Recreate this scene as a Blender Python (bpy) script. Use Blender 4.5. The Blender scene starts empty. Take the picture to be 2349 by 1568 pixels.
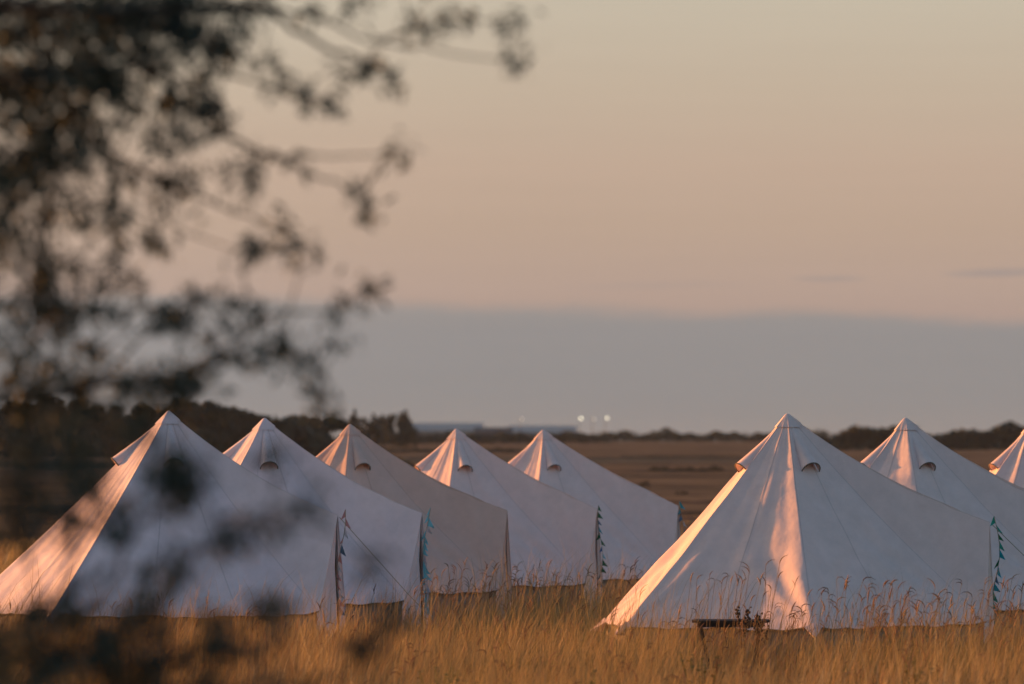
import bpy, math, random
import numpy as np
from mathutils import Vector
R = math.radians
random.seed(7); rng = np.random.default_rng(7)
scn = bpy.context.scene
C = scn.collection

# ---------------------------------------------------------------- camera
ZC = 2.35                       # eye height above the meadow
F = 13050.0                     # focal length in pixels of a 2349 px wide frame (200 mm lens)
HY = 1082.0                     # row of eye level in that frame
cam = bpy.data.cameras.new("camera"); co = bpy.data.objects.new("camera", cam); C.objects.link(co)
cam.lens = 200; cam.sensor_width = 36; cam.clip_start = 0.5; cam.clip_end = 60000
co.location = (0, 0, ZC); co.rotation_euler = (R(90) + math.atan((HY - 784) / F), 0, 0)
cam.dof.use_dof = True; cam.dof.focus_distance = 66; cam.dof.aperture_fstop = 2.6
scn.camera = co

# ---------------------------------------------------------------- sun and sky
EXPO = 1.0
SUN_PHI = R(204); SUN_EL = R(5.0)
sd = Vector((math.cos(SUN_PHI) * math.cos(SUN_EL), -math.sin(SUN_PHI) * math.cos(SUN_EL), math.sin(SUN_EL)))
sun = bpy.data.lights.new("sun", 'SUN'); so = bpy.data.objects.new("sun", sun); C.objects.link(so)
sun.energy = 5.0; sun.angle = R(0.9); sun.color = (1.0, 0.40, 0.10)
so.rotation_euler = sd.to_track_quat('Z', 'Y').to_euler()

def lin(c):
    return tuple(((v / 255) / 12.92 if v / 255 <= .04045 else ((v / 255 + .055) / 1.055) ** 2.4) for v in c) + (1,)

world = bpy.data.worlds.new("World"); scn.world = world; world.use_nodes = True
nt = world.node_tree; N = nt.nodes; L = nt.links; N.clear()
def nd(t, **k):
    n = N.new(t)
    for a, b in k.items(): setattr(n, a, b)
    return n
def mth(op, a, b=None, clamp=False):
    n = N.new('ShaderNodeMath'); n.operation = op; n.use_clamp = clamp
    for i, v in enumerate((a, b)):
        if v is None: continue
        if isinstance(v, (int, float)): n.inputs[i].default_value = v
        else: L.new(v, n.inputs[i])
    return n.outputs[0]
def rmp(fac, stops, interp='LINEAR'):
    n = N.new('ShaderNodeValToRGB'); n.color_ramp.interpolation = interp
    e = n.color_ramp.elements
    e[0].position, e[0].color = stops[0]; e[1].position, e[1].color = stops[1]
    for p, c in stops[2:]:
        q = e.new(p); q.color = c
    L.new(fac, n.inputs[0]); return n.outputs[0]
def mixc(f, a, b):
    n = N.new('ShaderNodeMix'); n.data_type = 'RGBA'
    L.new(f, n.inputs[0])
    for i, v in ((6, a), (7, b)):
        if isinstance(v, tuple): n.inputs[i].default_value = v
        else: L.new(v, n.inputs[i])
    return n.outputs[2]
sky = nd('ShaderNodeTexSky', sky_type='NISHITA', sun_disc=False, sun_elevation=SUN_EL,
         sun_rotation=math.atan2(sd.x, sd.y) % (2 * math.pi), air_density=1.0, dust_density=1.5, ozone_density=2.0)
tc = nd('ShaderNodeTexCoord'); sx = nd('ShaderNodeSeparateXYZ'); L.new(tc.outputs['Generated'], sx.inputs[0])
X, Y, Z = sx.outputs
hor = mth('SQRT', mth('ADD', mth('MULTIPLY', X, X), mth('MULTIPLY', Y, Y)))
el = mth('DIVIDE', Z, hor)                       # tangent of the elevation
az = mth('ARCTAN2', X, Y)                        # 0 looking along +Y
def tanel(py): return (HY - py) / F
# height of the top of the cloud bank along the horizon, with a slow slope and a soft uneven edge
cmb = nd('ShaderNodeCombineXYZ'); L.new(mth('MULTIPLY', az, 24), cmb.inputs[0]); L.new(mth('MULTIPLY', el, 90), cmb.inputs[1])
nz = nd('ShaderNodeTexNoise'); nz.inputs['Scale'].default_value = 1.0; nz.inputs['Detail'].default_value = 5; nz.inputs['Roughness'].default_value = .55
L.new(cmb.outputs[0], nz.inputs['Vector'])
edge = mth('ADD', mth('ADD', tanel(705), mth('MULTIPLY', az, -0.026)), mth('MULTIPLY', mth('SUBTRACT', nz.outputs[0], .5), .0075))
above = mth('MULTIPLY', mth('SUBTRACT', el, edge), 1 / .0038)
abv = nd('ShaderNodeMapRange', interpolation_type='SMOOTHSTEP'); L.new(mth('ADD', above, .5, True), abv.inputs[0])
T = tanel(-1400)
def st(py, c): return (max(0, min(1, tanel(py) / T)), lin(c))
elf = mth('DIVIDE', el, T, True)
up = rmp(elf, [st(760, (172, 150, 140)), st(660, (181, 158, 144)), st(520, (187, 163, 144)), st(380, (193, 169, 149)),
               st(200, (195, 177, 156)), st(0, (198, 186, 166)), st(-1400, (170, 172, 165))])
bank = rmp(elf, [st(1082, (132, 131, 131)), st(900, (139, 138, 138)), st(760, (145, 142, 141)), st(690, (152, 146, 142))])
# slight warm / cool drift inside the air and thin cloud streaks above the bank
cm2 = nd('ShaderNodeCombineXYZ'); L.new(mth('MULTIPLY', az, 16), cm2.inputs[0]); L.new(mth('MULTIPLY', el, 330), cm2.inputs[1])
n2 = nd('ShaderNodeTexNoise'); n2.inputs['Scale'].default_value = 1.0; n2.inputs['Detail'].default_value = 4; L.new(cm2.outputs[0], n2.inputs['Vector'])
hz = mth('MULTIPLY', mth('SUBTRACT', n2.outputs[0], .5), .05)
col = mixc(abv.outputs[0], bank, up)
hs = nd('ShaderNodeHueSaturation'); L.new(col, hs.inputs['Color']); L.new(mth('ADD', hz, 1.0), hs.inputs['Value'])
# left end of the picture is a little lighter in the bank
lf = mth('MAXIMUM', mth('MULTIPLY', az, -.8), 0)
hs2 = nd('ShaderNodeHueSaturation'); L.new(hs.outputs[0], hs2.inputs['Color']); L.new(mth('ADD', lf, 1.0), hs2.inputs['Value'])
def streak(px, py, w, h):
    a0 = (px - 1174.5) / F; e0 = tanel(py)
    wob = mth('MULTIPLY', mth('SUBTRACT', nz.outputs[0], .5), .002)
    dx = mth('DIVIDE', mth('SUBTRACT', az, a0), w / F); dy = mth('DIVIDE', mth('SUBTRACT', mth('ADD', el, wob), e0), h / F)
    r = mth('ADD', mth('MULTIPLY', dx, dx), mth('MULTIPLY', dy, dy))
    return mth('SUBTRACT', 1, r, True)
s = mth('ADD', mth('MULTIPLY', streak(1900, 636, 100, 10), .30), mth('MULTIPLY', streak(2290, 628, 150, 12), .42), True)
s = mth('ADD', s, mth('MULTIPLY', streak(1500, 655, 240, 12), .12), True)
skc = mixc(s, hs2.outputs[0], lin((135, 133, 138)))
bgA = nd('ShaderNodeBackground'); L.new(skc, bgA.inputs[0]); bgA.inputs[1].default_value = 1 / 2 ** EXPO
bgB = nd('ShaderNodeBackground'); L.new(sky.outputs[0], bgB.inputs[0]); bgB.inputs[1].default_value = 0.15
# the low band of dusk air gives way to the clear sky higher up and towards the sun
m1 = nd('ShaderNodeMapRange'); L.new(el, m1.inputs[0]); m1.inputs[1].default_value = .12; m1.inputs[2].default_value = .45
m2 = nd('ShaderNodeMapRange', interpolation_type='SMOOTHSTEP'); L.new(mth('ABSOLUTE', az), m2.inputs[0]); m2.inputs[1].default_value = .35; m2.inputs[2].default_value = 1.0
mx = nd('ShaderNodeMixShader'); L.new(mth('MAXIMUM', m1.outputs[0], m2.outputs[0]), mx.inputs[0]); L.new(bgA.outputs[0], mx.inputs[1]); L.new(bgB.outputs[0], mx.inputs[2])
wo = nd('ShaderNodeOutputWorld'); L.new(mx.outputs[0], wo.inputs[0])
scn.view_settings.view_transform = 'Standard'; scn.view_settings.look = 'None'
scn.view_settings.exposure = EXPO; scn.view_settings.gamma = 1.0
scn.cycles.max_bounces = 6; scn.cycles.transparent_max_bounces = 8
try:
    scn.cycles.use_denoising = True; scn.cycles.denoiser = 'OPENIMAGEDENOISE'
except Exception: pass

# ---------------------------------------------------------------- helpers
def P(px, py, d):               # a direction seen in the picture, at a distance, as a point of the place
    return ((px - 1174.5) / F * d, d, ZC + (HY - py) / F * d)

class MB:
    def __init__(s): s.v = []; s.f = []; s.m = []
    def add(s, v, f, m=0):
        o = len(s.v); s.v += [tuple(p) for p in v]; s.f += [tuple(i + o for i in q) for q in f]; s.m += [m] * len(f)
    def box(s, c, d, m=0, rz=0):
        cx, cy, cz = c; a, b, h = d[0] / 2, d[1] / 2, d[2] / 2
        cs, sn = math.cos(rz), math.sin(rz); v = []
        for z in (-h, h):
            for x, y in ((-a, -b), (a, -b), (a, b), (-a, b)):
                v.append((cx + x * cs - y * sn, cy + x * sn + y * cs, cz + z))
        s.add(v, [(3, 2, 1, 0), (4, 5, 6, 7), (0, 1, 5, 4), (1, 2, 6, 5), (2, 3, 7, 6), (3, 0, 4, 7)], m)
    def tube(s, pts, rad, n=6, m=0):
        pts = [Vector(p) for p in pts]; v = []; f = []
        if not hasattr(rad, '__len__'): rad = [rad] * len(pts)
        for i, p in enumerate(pts):
            t = (pts[min(i + 1, len(pts) - 1)] - pts[max(i - 1, 0)])
            if t.length < 1e-9: t = Vector((0, 0, 1))
            t.normalize()
            a = t.cross(Vector((0, 0, 1)) if abs(t.z) < .9 else Vector((1, 0, 0))).normalized(); b = t.cross(a)
            for k in range(n):
                w = 2 * math.pi * k / n
                v.append(p + (a * math.cos(w) + b * math.sin(w)) * rad[i])
        for i in range(len(pts) - 1):
            for k in range(n):
                f.append((i * n + k, i * n + (k + 1) % n, (i + 1) * n + (k + 1) % n, (i + 1) * n + k))
        f.append(tuple(range(n - 1, -1, -1))); f.append(tuple((len(pts) - 1) * n + k for k in range(n)))
        s.add(v, f, m)
    def build(s, name, mats, parent=None, smooth=False):
        me = bpy.data.meshes.new(name); me.from_pydata(s.v, [], s.f); 
        for m in (mats if isinstance(mats, (list, tuple)) else [mats]): me.materials.append(m)
        if any(s.m): me.polygons.foreach_set('material_index', s.m)
        if smooth: me.polygons.foreach_set('use_smooth', [True] * len(me.polygons))
        me.update(); return link(name, me, parent)

def link(name, me, parent=None):
    o = bpy.data.objects.new(name, me); C.objects.link(o)
    if parent is not None: o.parent = parent
    return o
def tag(o, label=None, cat=None, group=None, kind=None):
    if label: o['label'] = label
    if cat: o['category'] = cat
    if group: o['group'] = group
    if kind: o['kind'] = kind
    return o
def empty(name, loc, rz=0):
    o = bpy.data.objects.new(name, None); C.objects.link(o); o.location = loc; o.rotation_euler = (0, 0, rz); o.empty_display_size = .2
    return o
def copy_tree(o, parent=None):
    c = o.copy(); C.objects.link(c)
    if parent is not None: c.parent = parent
    for ch in [x for x in o.children]: copy_tree(ch, c)
    return c
def np_mesh(name, V, F_, mat, parent=None, tint=None, smooth=False):
    """V (n,3); F_ list of (m,k) index arrays; tint per vertex"""
    me = bpy.data.meshes.new(name)
    me.vertices.add(len(V)); me.vertices.foreach_set('co', np.asarray(V, np.float32).ravel())
    idx = np.concatenate([f.ravel() for f in F_]).astype(np.int32)
    tot = np.concatenate([np.full(len(f), f.shape[1]) for f in F_]).astype(np.int32)
    me.loops.add(len(idx)); me.loops.foreach_set('vertex_index', idx)
    me.polygons.add(len(tot)); me.polygons.foreach_set('loop_start', np.concatenate([[0], np.cumsum(tot)[:-1]]).astype(np.int32))
    me.polygons.foreach_set('loop_total', tot)
    if smooth: me.polygons.foreach_set('use_smooth', np.ones(len(tot), bool))
    if tint is not None:
        a = me.attributes.new('tint', 'FLOAT', 'POINT'); a.data.foreach_set('value', np.asarray(tint, np.float32))
    me.materials.append(mat); me.update(calc_edges=True); me.validate()
    return link(name, me, parent)

# ---------------------------------------------------------------- materials
def mat(name, base, rough=.85, noise=None, bump=None, transl=0, tint=None, metal=0, spec=.25, coord='Object'):
    """noise=(scale, other colour, detail, stretch)   tint = list of ramp colours driven by the per-plant attribute"""
    m = bpy.data.materials.new(name); m.use_nodes = True; t = m.node_tree; n = t.nodes; l = t.links
    b = n['Principled BSDF']; b.inputs['Roughness'].default_value = rough; b.inputs['Metallic'].default_value = metal
    b.inputs['Specular IOR Level'].default_value = spec; b.inputs['Base Color'].default_value = (*base, 1)
    tcn = n.new('ShaderNodeTexCoord'); out = None
    if tint:
        at = n.new('ShaderNodeAttribute'); at.attribute_name = 'tint'; r = n.new('ShaderNodeValToRGB'); e = r.color_ramp.elements
        e[0].color = (*tint[0], 1); e[1].color = (*tint[-1], 1)
        for i, c in enumerate(tint[1:-1]): e.new((i + 1) / (len(tint) - 1)).color = (*c, 1)
        l.new(at.outputs['Fac'], r.inputs[0]); out = r.outputs[0]
    if noise:
        nz = n.new('ShaderNodeTexNoise'); nz.inputs['Scale'].default_value = noise[0]; nz.inputs['Detail'].default_value = noise[2] if len(noise) > 2 else 4
        src = tcn.outputs[coord]
        if len(noise) > 3:
            mp = n.new('ShaderNodeMapping'); mp.inputs['Scale'].default_value = noise[3]; l.new(src, mp.inputs[0]); src = mp.outputs[0]
        l.new(src, nz.inputs['Vector'])
        mr = n.new('ShaderNodeMapRange'); mr.inputs[1].default_value = .35; mr.inputs[2].default_value = .65; l.new(nz.outputs[0], mr.inputs[0])
        mx = n.new('ShaderNodeMix'); mx.data_type = 'RGBA'; l.new(mr.outputs[0], mx.inputs[0])
        mx.inputs[6].default_value = (*base, 1); mx.inputs[7].default_value = (*noise[1], 1)
        if out is not None: l.new(out, mx.inputs[6])
        out = mx.outputs[2]
    if out is not None: l.new(out, b.inputs['Base Color'])
    if bump:
        bz = n.new('ShaderNodeTexNoise'); bz.inputs['Scale'].default_value = bump[0]; bz.inputs['Detail'].default_value = 3; l.new(tcn.outputs[coord], bz.inputs['Vector'])
        bp = n.new('ShaderNodeBump'); bp.inputs['Strength'].default_value = bump[1]; bp.inputs['Distance'].default_value = bump[2]
        l.new(bz.outputs[0], bp.inputs['Height']); l.new(bp.outputs[0], b.inputs['Normal'])
    if transl:
        tr = n.new('ShaderNodeBsdfTranslucent'); tr.inputs[0].default_value = (*base, 1)
        if out is not None: l.new(out, tr.inputs[0])
        ms = n.new('ShaderNodeMixShader'); ms.inputs[0].default_value = transl
        l.new(b.outputs[0], ms.inputs[1]); l.new(tr.outputs[0], ms.inputs[2]); l.new(ms.outputs[0], n['Material Output'].inputs[0])
    return m

def canvas_mat(name, a, b_, transl=.06):
    m = mat(name, a, .9, (1.3, b_, 5), None, transl, spec=.1); t = m.node_tree; n = t.nodes; l = t.links
    b = n['Principled BSDF']
    src = b.inputs['Base Color'].links[0].from_socket
    at = n.new('ShaderNodeAttribute'); at.attribute_name = 'seam'
    mr = n.new('ShaderNodeMapRange'); mr.inputs[1].default_value = .003; mr.inputs[2].default_value = .011; mr.inputs[3].default_value = .80; mr.inputs[4].default_value = 1
    l.new(at.outputs['Fac'], mr.inputs[0])
    # faint weathering streaks and water marks
    tcn = [x for x in n if x.type == 'TEX_COORD'][0]
    nz = n.new('ShaderNodeTexNoise'); nz.inputs['Scale'].default_value = 5; nz.inputs['Detail'].default_value = 7; nz.inputs['Roughness'].default_value = .7; l.new(tcn.outputs['Object'], nz.inputs['Vector'])
    m3 = n.new('ShaderNodeMapRange'); m3.inputs[1].default_value = .3; m3.inputs[2].default_value = .7; m3.inputs[3].default_value = .9; m3.inputs[4].default_value = 1.04; l.new(nz.outputs[0], m3.inputs[0])
    mm = n.new('ShaderNodeMath'); mm.operation = 'MULTIPLY'; l.new(mr.outputs[0], mm.inputs[0]); l.new(m3.outputs[0], mm.inputs[1])
    vm = n.new('ShaderNodeVectorMath'); vm.operation = 'SCALE'; l.new(src, vm.inputs[0]); l.new(mm.outputs[0], vm.inputs['Scale'])
    l.new(vm.outputs[0], b.inputs['Base Color'])
    # cloth weave and small puckers
    n1 = n.new('ShaderNodeTexNoise'); n1.inputs['Scale'].default_value = 4.5; n1.inputs['Detail'].default_value = 6; l.new(tcn.outputs['Object'], n1.inputs['Vector'])
    bp = n.new('ShaderNodeBump'); bp.inputs['Strength'].default_value = .5; bp.inputs['Distance'].default_value = .03
    l.new(n1.outputs[0], bp.inputs['Height'])
    bp2 = n.new('ShaderNodeBump'); bp2.inputs['Strength'].default_value = .5; bp2.inputs['Distance'].default_value = .004
    l.new(mr.outputs[0], bp2.inputs['Height']); l.new(bp.outputs[0], bp2.inputs['Normal']); l.new(bp2.outputs[0], b.inputs['Normal'])
    return m
M = dict(
    canvas=canvas_mat('canvas', (.83, .60, .56), (.76, .565, .53)),
    canvas_cool=canvas_mat('canvas_cool', (.71, .58, .60), (.77, .62, .63)),
    canvas_beige=canvas_mat('canvas_beige', (.68, .46, .39), (.62, .42, .36)),
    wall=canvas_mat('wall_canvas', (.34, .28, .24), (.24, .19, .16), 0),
    hem=mat('hem', (.16, .12, .09), .9),
    wood=mat('wood', (.10, .065, .045), .7, (14, (.05, .03, .02), 5, (1, 1, 8))),
    darkwood=mat('dark_wood', (.045, .032, .028), .6, (20, (.02, .015, .014), 5, (8, 1, 1))),
    rope=mat('rope', (.30, .23, .16), .9), metal=mat('peg_metal', (.35, .34, .33), .4, metal=1),
    shade_mesh=mat('vent_shade_mesh', (.10, .07, .06), .9),  # dark colour standing in for shade under the vent hoods
    pink=mat('pink_cotton', (.50, .24, .24), .9, transl=.25), pale=mat('pale_cotton', (.50, .46, .50), .9, transl=.25),
    sky=mat('sky_blue_cotton', (.20, .50, .58), .9, transl=.25), teal=mat('teal_cotton', (.015, .30, .38), .9, transl=.2),
    green=mat('green_cotton', (.02, .14, .07), .9, transl=.2), blue=mat('blue_cotton', (.03, .16, .42), .9, transl=.2),
    navy=mat('slate_cotton', (.10, .17, .26), .9, transl=.2), mint=mat('mint_cotton', (.03, .30, .24), .9, transl=.2),
    bark=mat('bark', (.05, .038, .03), .9, (18, (.025, .02, .016), 6, (1, 1, .2)), (30, .6, .02)),
    leaf=mat('leaf', (.045, .06, .025), .6, tint=[(.030, .042, .034), (.040, .054, .042), (.052, .066, .050), (.068, .076, .058)], transl=.04),
    far_leaf=mat('far_leaf', (.04, .045, .025), .9, tint=[(.018, .022, .016), (.032, .034, .022), (.055, .046, .03)], transl=0),
    grass=mat('dry_grass', (.3, .2, .1), .75, tint=[(.09, .095, .04), (.26, .18, .08), (.42, .29, .13), (.32, .19, .09), (.58, .44, .25)], transl=.35, spec=.15),
    seed=mat('seed_head', (.2, .1, .05), .8, tint=[(.13, .06, .04), (.30, .16, .09), (.44, .27, .15)], transl=.3),
    dark_seed=mat('dark_seed_head', (.05, .028, .02), .85, (30, (.09, .05, .03))),
)

# ---------------------------------------------------------------- ground
def rise(y):
    y = np.asarray(y, float); k = 40.0
    a = np.logaddexp(0, (y - 170) / k) * k * .0080
    b = np.logaddexp(0, (y - 1450) / 60) * 60 * .0080
    return a - b
def gz(x, y):
    x = np.asarray(x, float); y = np.asarray(y, float)
    w = np.clip((y - 100) / 200, 0, 1)
    return rise(y) + .035 * np.sin(x * .9 + 1.3) * np.cos(y * .45) + .02 * np.sin(x * 2.3 + y * 1.1) + w * .35 * np.sin(x * .013 + y * .006) * np.clip(y / 900, .2, 1)
ys = np.concatenate([np.arange(-60, 40, 4), np.arange(40, 130, 1.0), np.geomspace(131, 5000, 130)])
u = np.linspace(-1, 1, 121)
GV = []
for y in ys:
    half = 30 + abs(y) * .35
    xs = np.sign(u) * (np.abs(u) ** 1.6) * half
    GV.append(np.stack([xs, np.full_like(xs, y), gz(xs, np.full_like(xs, y))], 1))
GV = np.concatenate(GV); nu = len(u)
ii, jj = np.meshgrid(np.arange(len(ys) - 1), np.arange(nu - 1), indexing='ij'); q = (ii * nu + jj).ravel()
gm = bpy.data.materials.new('meadow_ground'); gm.use_nodes = True
t = gm.node_tree; n = t.nodes; l = t.links; b = n['Principled BSDF']; b.inputs['Roughness'].default_value = 1; b.inputs['Specular IOR Level'].default_value = 0
ge = n.new('ShaderNodeNewGeometry')
def gnoise(scale, stretch, detail=6):
    mp = n.new('ShaderNodeMapping'); mp.inputs['Scale'].default_value = stretch; l.new(ge.outputs['Position'], mp.inputs[0])
    z = n.new('ShaderNodeTexNoise'); z.inputs['Scale'].default_value = scale; z.inputs['Detail'].default_value = detail; z.inputs['Roughness'].default_value = .6; l.new(mp.outputs[0], z.inputs['Vector']); return z.outputs[0]
def gramp(f, st_):
    r = n.new('ShaderNodeValToRGB'); e = r.color_ramp.elements
    e[0].position, e[0].color = st_[0][0], (*st_[0][1], 1); e[1].position, e[1].color = st_[1][0], (*st_[1][1], 1)
    for p_, c_ in st_[2:]: e.new(p_).color = (*c_, 1)
    l.new(f, r.inputs[0]); return r.outputs[0]
far = gramp(gnoise(.035, (.25, 1, 1)), [(.38, (.045, .038, .035)), (.45, (.14, .10, .068)), (.52, (.27, .175, .105)), (.60, (.12, .080, .060))])
near = gramp(gnoise(1.4, (1, 1, 1)), [(.35, (.09, .055, .03)), (.5, (.17, .105, .05)), (.65, (.24, .15, .07))])
spx = n.new('ShaderNodeSeparateXYZ'); l.new(ge.outputs['Position'], spx.inputs[0])
mr = n.new('ShaderNodeMapRange'); mr.inputs[1].default_value = 70; mr.inputs[2].default_value = 150; l.new(spx.outputs[1], mr.inputs[0])
mxn = n.new('ShaderNodeMix'); mxn.data_type = 'RGBA'; l.new(mr.outputs[0], mxn.inputs[0]); l.new(near, mxn.inputs[6]); l.new(far, mxn.inputs[7])
fine = gramp(gnoise(.25, (.5, 1, 1), 9), [(.3, (.55, .55, .55)), (.7, (1.25, 1.2, 1.15))])
mul = n.new('ShaderNodeMix'); mul.data_type = 'RGBA'; mul.blend_type = 'MULTIPLY'; mul.inputs[0].default_value = 1; l.new(mxn.outputs[2], mul.inputs[6]); l.new(fine, mul.inputs[7])
l.new(mul.outputs[2], b.inputs['Base Color'])
ground = np_mesh('ground', GV, [np.stack([q, q + 1, q + nu + 1, q + nu], 1)], gm, smooth=True)
tag(ground, 'dry golden meadow rising gently to the horizon', kind='structure')

# ---------------------------------------------------------------- bell tents
H0, ZH, PK = 3.02, .65, 1.80
def make_tent(loc, th, guys, label, canvas, seed, rd=2.36, hd=.52, apex=H0, sag=.035, rsag=.12, scl=1.0, rope=False, gapw=.11, fold=1.0, bell=.13, group='canvas bell tents'):
    """th: door bearing; guys: [(local angle, radius, strong)] on the front side, mirrored at the back"""
    rg = np.random.default_rng(seed)
    root = empty('bell_tent', loc, -th); tag(root, label, 'tent', group)
    xy = lambda r, a: np.array([r * math.cos(R(a)), -r * math.sin(R(a))])
    root.scale = (scl,) * 3
    jt = (lambda v: v) if seed in (16,) else (lambda v: v + rg.uniform(-3, 3))
    full = []
    guys = [(jt(a), r, s_) for a, r, s_ in guys]
    for a, r, s_ in guys: full.append((a, r, s_))
    for a, r, s_ in reversed(guys):
        if a < 178: full.append((360 - a, r, s_))
    # weak guys sit close to the straight line between the strong ones
    hfar = .14
    st_i = [(R(12), rd + .17, -1)] + [(R(a), r, i) for i, (a, r, s_) in enumerate(full) if s_] + [(R(356.7), rd + .05, -1)]
    for i, (a, r, s_) in enumerate(full):
        if s_: continue
        lo = [q for q in st_i if q[0] < R(a)][-1]; hi_ = [q for q in st_i if q[0] > R(a)][0]
        p0 = np.array([lo[1] * math.cos(lo[0]), lo[1] * math.sin(lo[0])]); p1 = np.array([hi_[1] * math.cos(hi_[0]), hi_[1] * math.sin(hi_[0])])
        dr = np.array([math.cos(R(a)), math.sin(R(a))]); nn = np.array([-(p1 - p0)[1], (p1 - p0)[0]]); rc = (p0 @ nn) / (dr @ nn)
        full[i] = (a, rc + r, s_)
    # closed boundary: door peak, door edge, guy points round the hem, other door edge, door peak
    keys = [(*xy(rd, 0), PK, 0, 'P'), (rd + .05, -hd, ZH + .02, 12, 'E')]
    keys += [(*xy(r, a), ZH + rg.uniform(-.02, .02), a, 'S' if s_ else 'w') for a, r, s_ in full]
    keys += [(rd + .03, hfar, ZH + .02, 356.7, 'E'), (*xy(rd, 0), PK, 360, 'P')]
    B = []; seam = []; segid = []
    nS = 26
    for i in range(len(keys) - 1):
        k0, k1 = keys[i], keys[i + 1]; p0 = np.array(k0[:3]); p1 = np.array(k1[:3]); L_ = np.linalg.norm(p1 - p0)
        kk = np.arange(nS + (1 if i == len(keys) - 2 else 0))
        for k in kk:
            s_ = k / nS; p = p0 + (p1 - p0) * s_
            if k0[4] != 'P' and k1[4] != 'P':
                out_ = np.array([p[0], p[1], 0]); out_ /= np.linalg.norm(out_)
                p = p - np.array([0, 0, .030 * 4 * s_ * (1 - s_)]) + np.array([0, 0, .008 * math.sin(17 * s_ + i * 2)])
            B.append(p); seam.append(min(s_, 1 - s_) * L_); segid.append((i, s_))
    B = np.array(B); seam = np.array(seam); nc = len(B)
    ang = np.unwrap(np.arctan2(-B[:, 1], B[:, 0])); ang = ang - ang[0]
    A = np.array([0, 0, apex]); nt_ = 72; tt = np.linspace(0, 1, nt_) ** .9
    V = np.zeros((nt_, nc, 3)); SE = np.zeros((nt_, nc))
    rad = np.stack([np.cos(ang), -np.sin(ang)], 1)
    ridge = np.exp(-(np.minimum(ang, 2 * math.pi - ang) / R(16)) ** 2)
    pk = []
    sa = [q[0] for q in st_i]; belly = np.zeros(nc)
    for q0, q1 in zip(sa[:-1], sa[1:]):
        m_ = (ang >= q0) & (ang <= q1); u_ = (ang[m_] - q0) / (q1 - q0); wd = (q1 - q0)
        belly[m_] = bell * min(1, wd / R(62)) * (np.sin(math.pi * u_) ** .9)
    for _ in range(26): pk.append((rg.uniform(R(25), R(335)), R(rg.uniform(2.2, 7)), rg.uniform(-1, 1), rg.uniform(.05, .22), rg.uniform(.35, 1.0)))
    strong = [(R(k[3]), k) for k in keys if k[4] in 'SE']
    for j, t_ in enumerate(tt):
        p = A + (B - A) * t_
        p[:, :2] += rad * .014 * (1 - t_) ** 3
        sg = sag + (rsag - sag) * ridge
        p[:, 2] -= sg * 4 * t_ * (1 - t_)
        p[:, :2] -= rad * (belly * (.10 * math.sin(math.pi * t_) + .90 * t_ ** 1.2))[:, None]
        d = np.zeros(nc)
        for a0, w, am, t0, t1 in pk:     # pleats running down from the peak
            env = np.clip((t_ - .03) / .12, 0, 1) * np.clip((t1 - t_) / .3, 0, 1)
            d += am * .016 * fold * np.exp(-((ang - a0) / (w * (1 + 1.2 * (1 - t_)))) ** 2) * env
        rr = np.linalg.norm(B[:, :2], axis=1) * t_
        for a0, k in strong:             # tension creases fanning up from the pegged corners
            xm = (ang - a0) * rr; h = (1 - t_) * 3.3
            psi = np.arctan2(xm, h + .05); rho = np.sqrt(xm ** 2 + h ** 2)
            env = np.clip(rho / .25, 0, 1) * np.exp(-(rho / 1.25) ** 2) * np.exp(-(psi / .62) ** 2)
            d += .030 * fold * np.sin(psi * 15 + a0 * 5) * env * (rho + .15)
            d += .030 * fold * np.exp(-((psi - .22 * math.sin(a0 * 3)) / .08) ** 2) * np.clip(rho / .3, 0, 1) * np.exp(-(rho / 1.9) ** 2)
        d += .006 * fold * np.sin(ang * 9 + t_ * 7 + seed) * t_ + .004 * fold * np.sin(ang * 23 - t_ * 13) * t_
        # belly of each panel between strong corners
        p[:, :2] += rad * (d * .75)[:, None]; p[:, 2] += d * .6
        V[j] = p; SE[j] = seam * max(t_, .02)
    # hem corners hold
    VV = V.reshape(-1, 3)
    a_, b_ = np.meshgrid(np.arange(nt_ - 1), np.arange(nc - 1), indexing='ij'); q = (a_ * nc + b_).ravel()
    roof = np_mesh('roof', VV, [np.stack([q, q + nc, q + nc + 1, q + 1], 1)], canvas, root, smooth=True)
    at = roof.data.attributes.new('seam', 'FLOAT', 'POINT'); at.data.foreach_set('value', SE.ravel().astype(np.float32))
    # peak cap: a short second layer with its own lower edge
    jc = [j for j in range(nt_) if tt[j] <= .062]; CV = []
    for j in jc:
        p = V[j].copy(); p[:, :2] += rad * .011; p[:, 2] += .006; CV.append(p)
    top = np.repeat(np.array([[0, 0, apex + .02]]), nc, 0); CV = np.concatenate([top] + CV)
    a_, b_ = np.meshgrid(np.arange(len(jc)), np.arange(nc - 1), indexing='ij'); q = (a_ * nc + b_).ravel()
    cap = np_mesh('peak_cap', CV, [np.stack([q, q + nc, q + nc + 1, q + 1], 1)], canvas, root, smooth=True)
    at = cap.data.attributes.new('seam', 'FLOAT', 'POINT'); at.data.foreach_set('value', np.full(len(CV), .5, np.float32))
    # thin bound hem
    hb = MB(); skip = [i for i, s_ in enumerate(segid) if keys[s_[0]][4] != 'P' and keys[s_[0] + 1][4] != 'P']
    hb.tube([V[-1][i] + np.array([0, 0, -.004]) for i in range(skip[0], skip[-1] + 2)], .009, 4)
    hb.build('hem', M['hem'], root)
    # wall, hanging a little inside the eave down to the ground
    W = []; hi = range(skip[0], skip[-1] + 2); rows = 9
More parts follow.
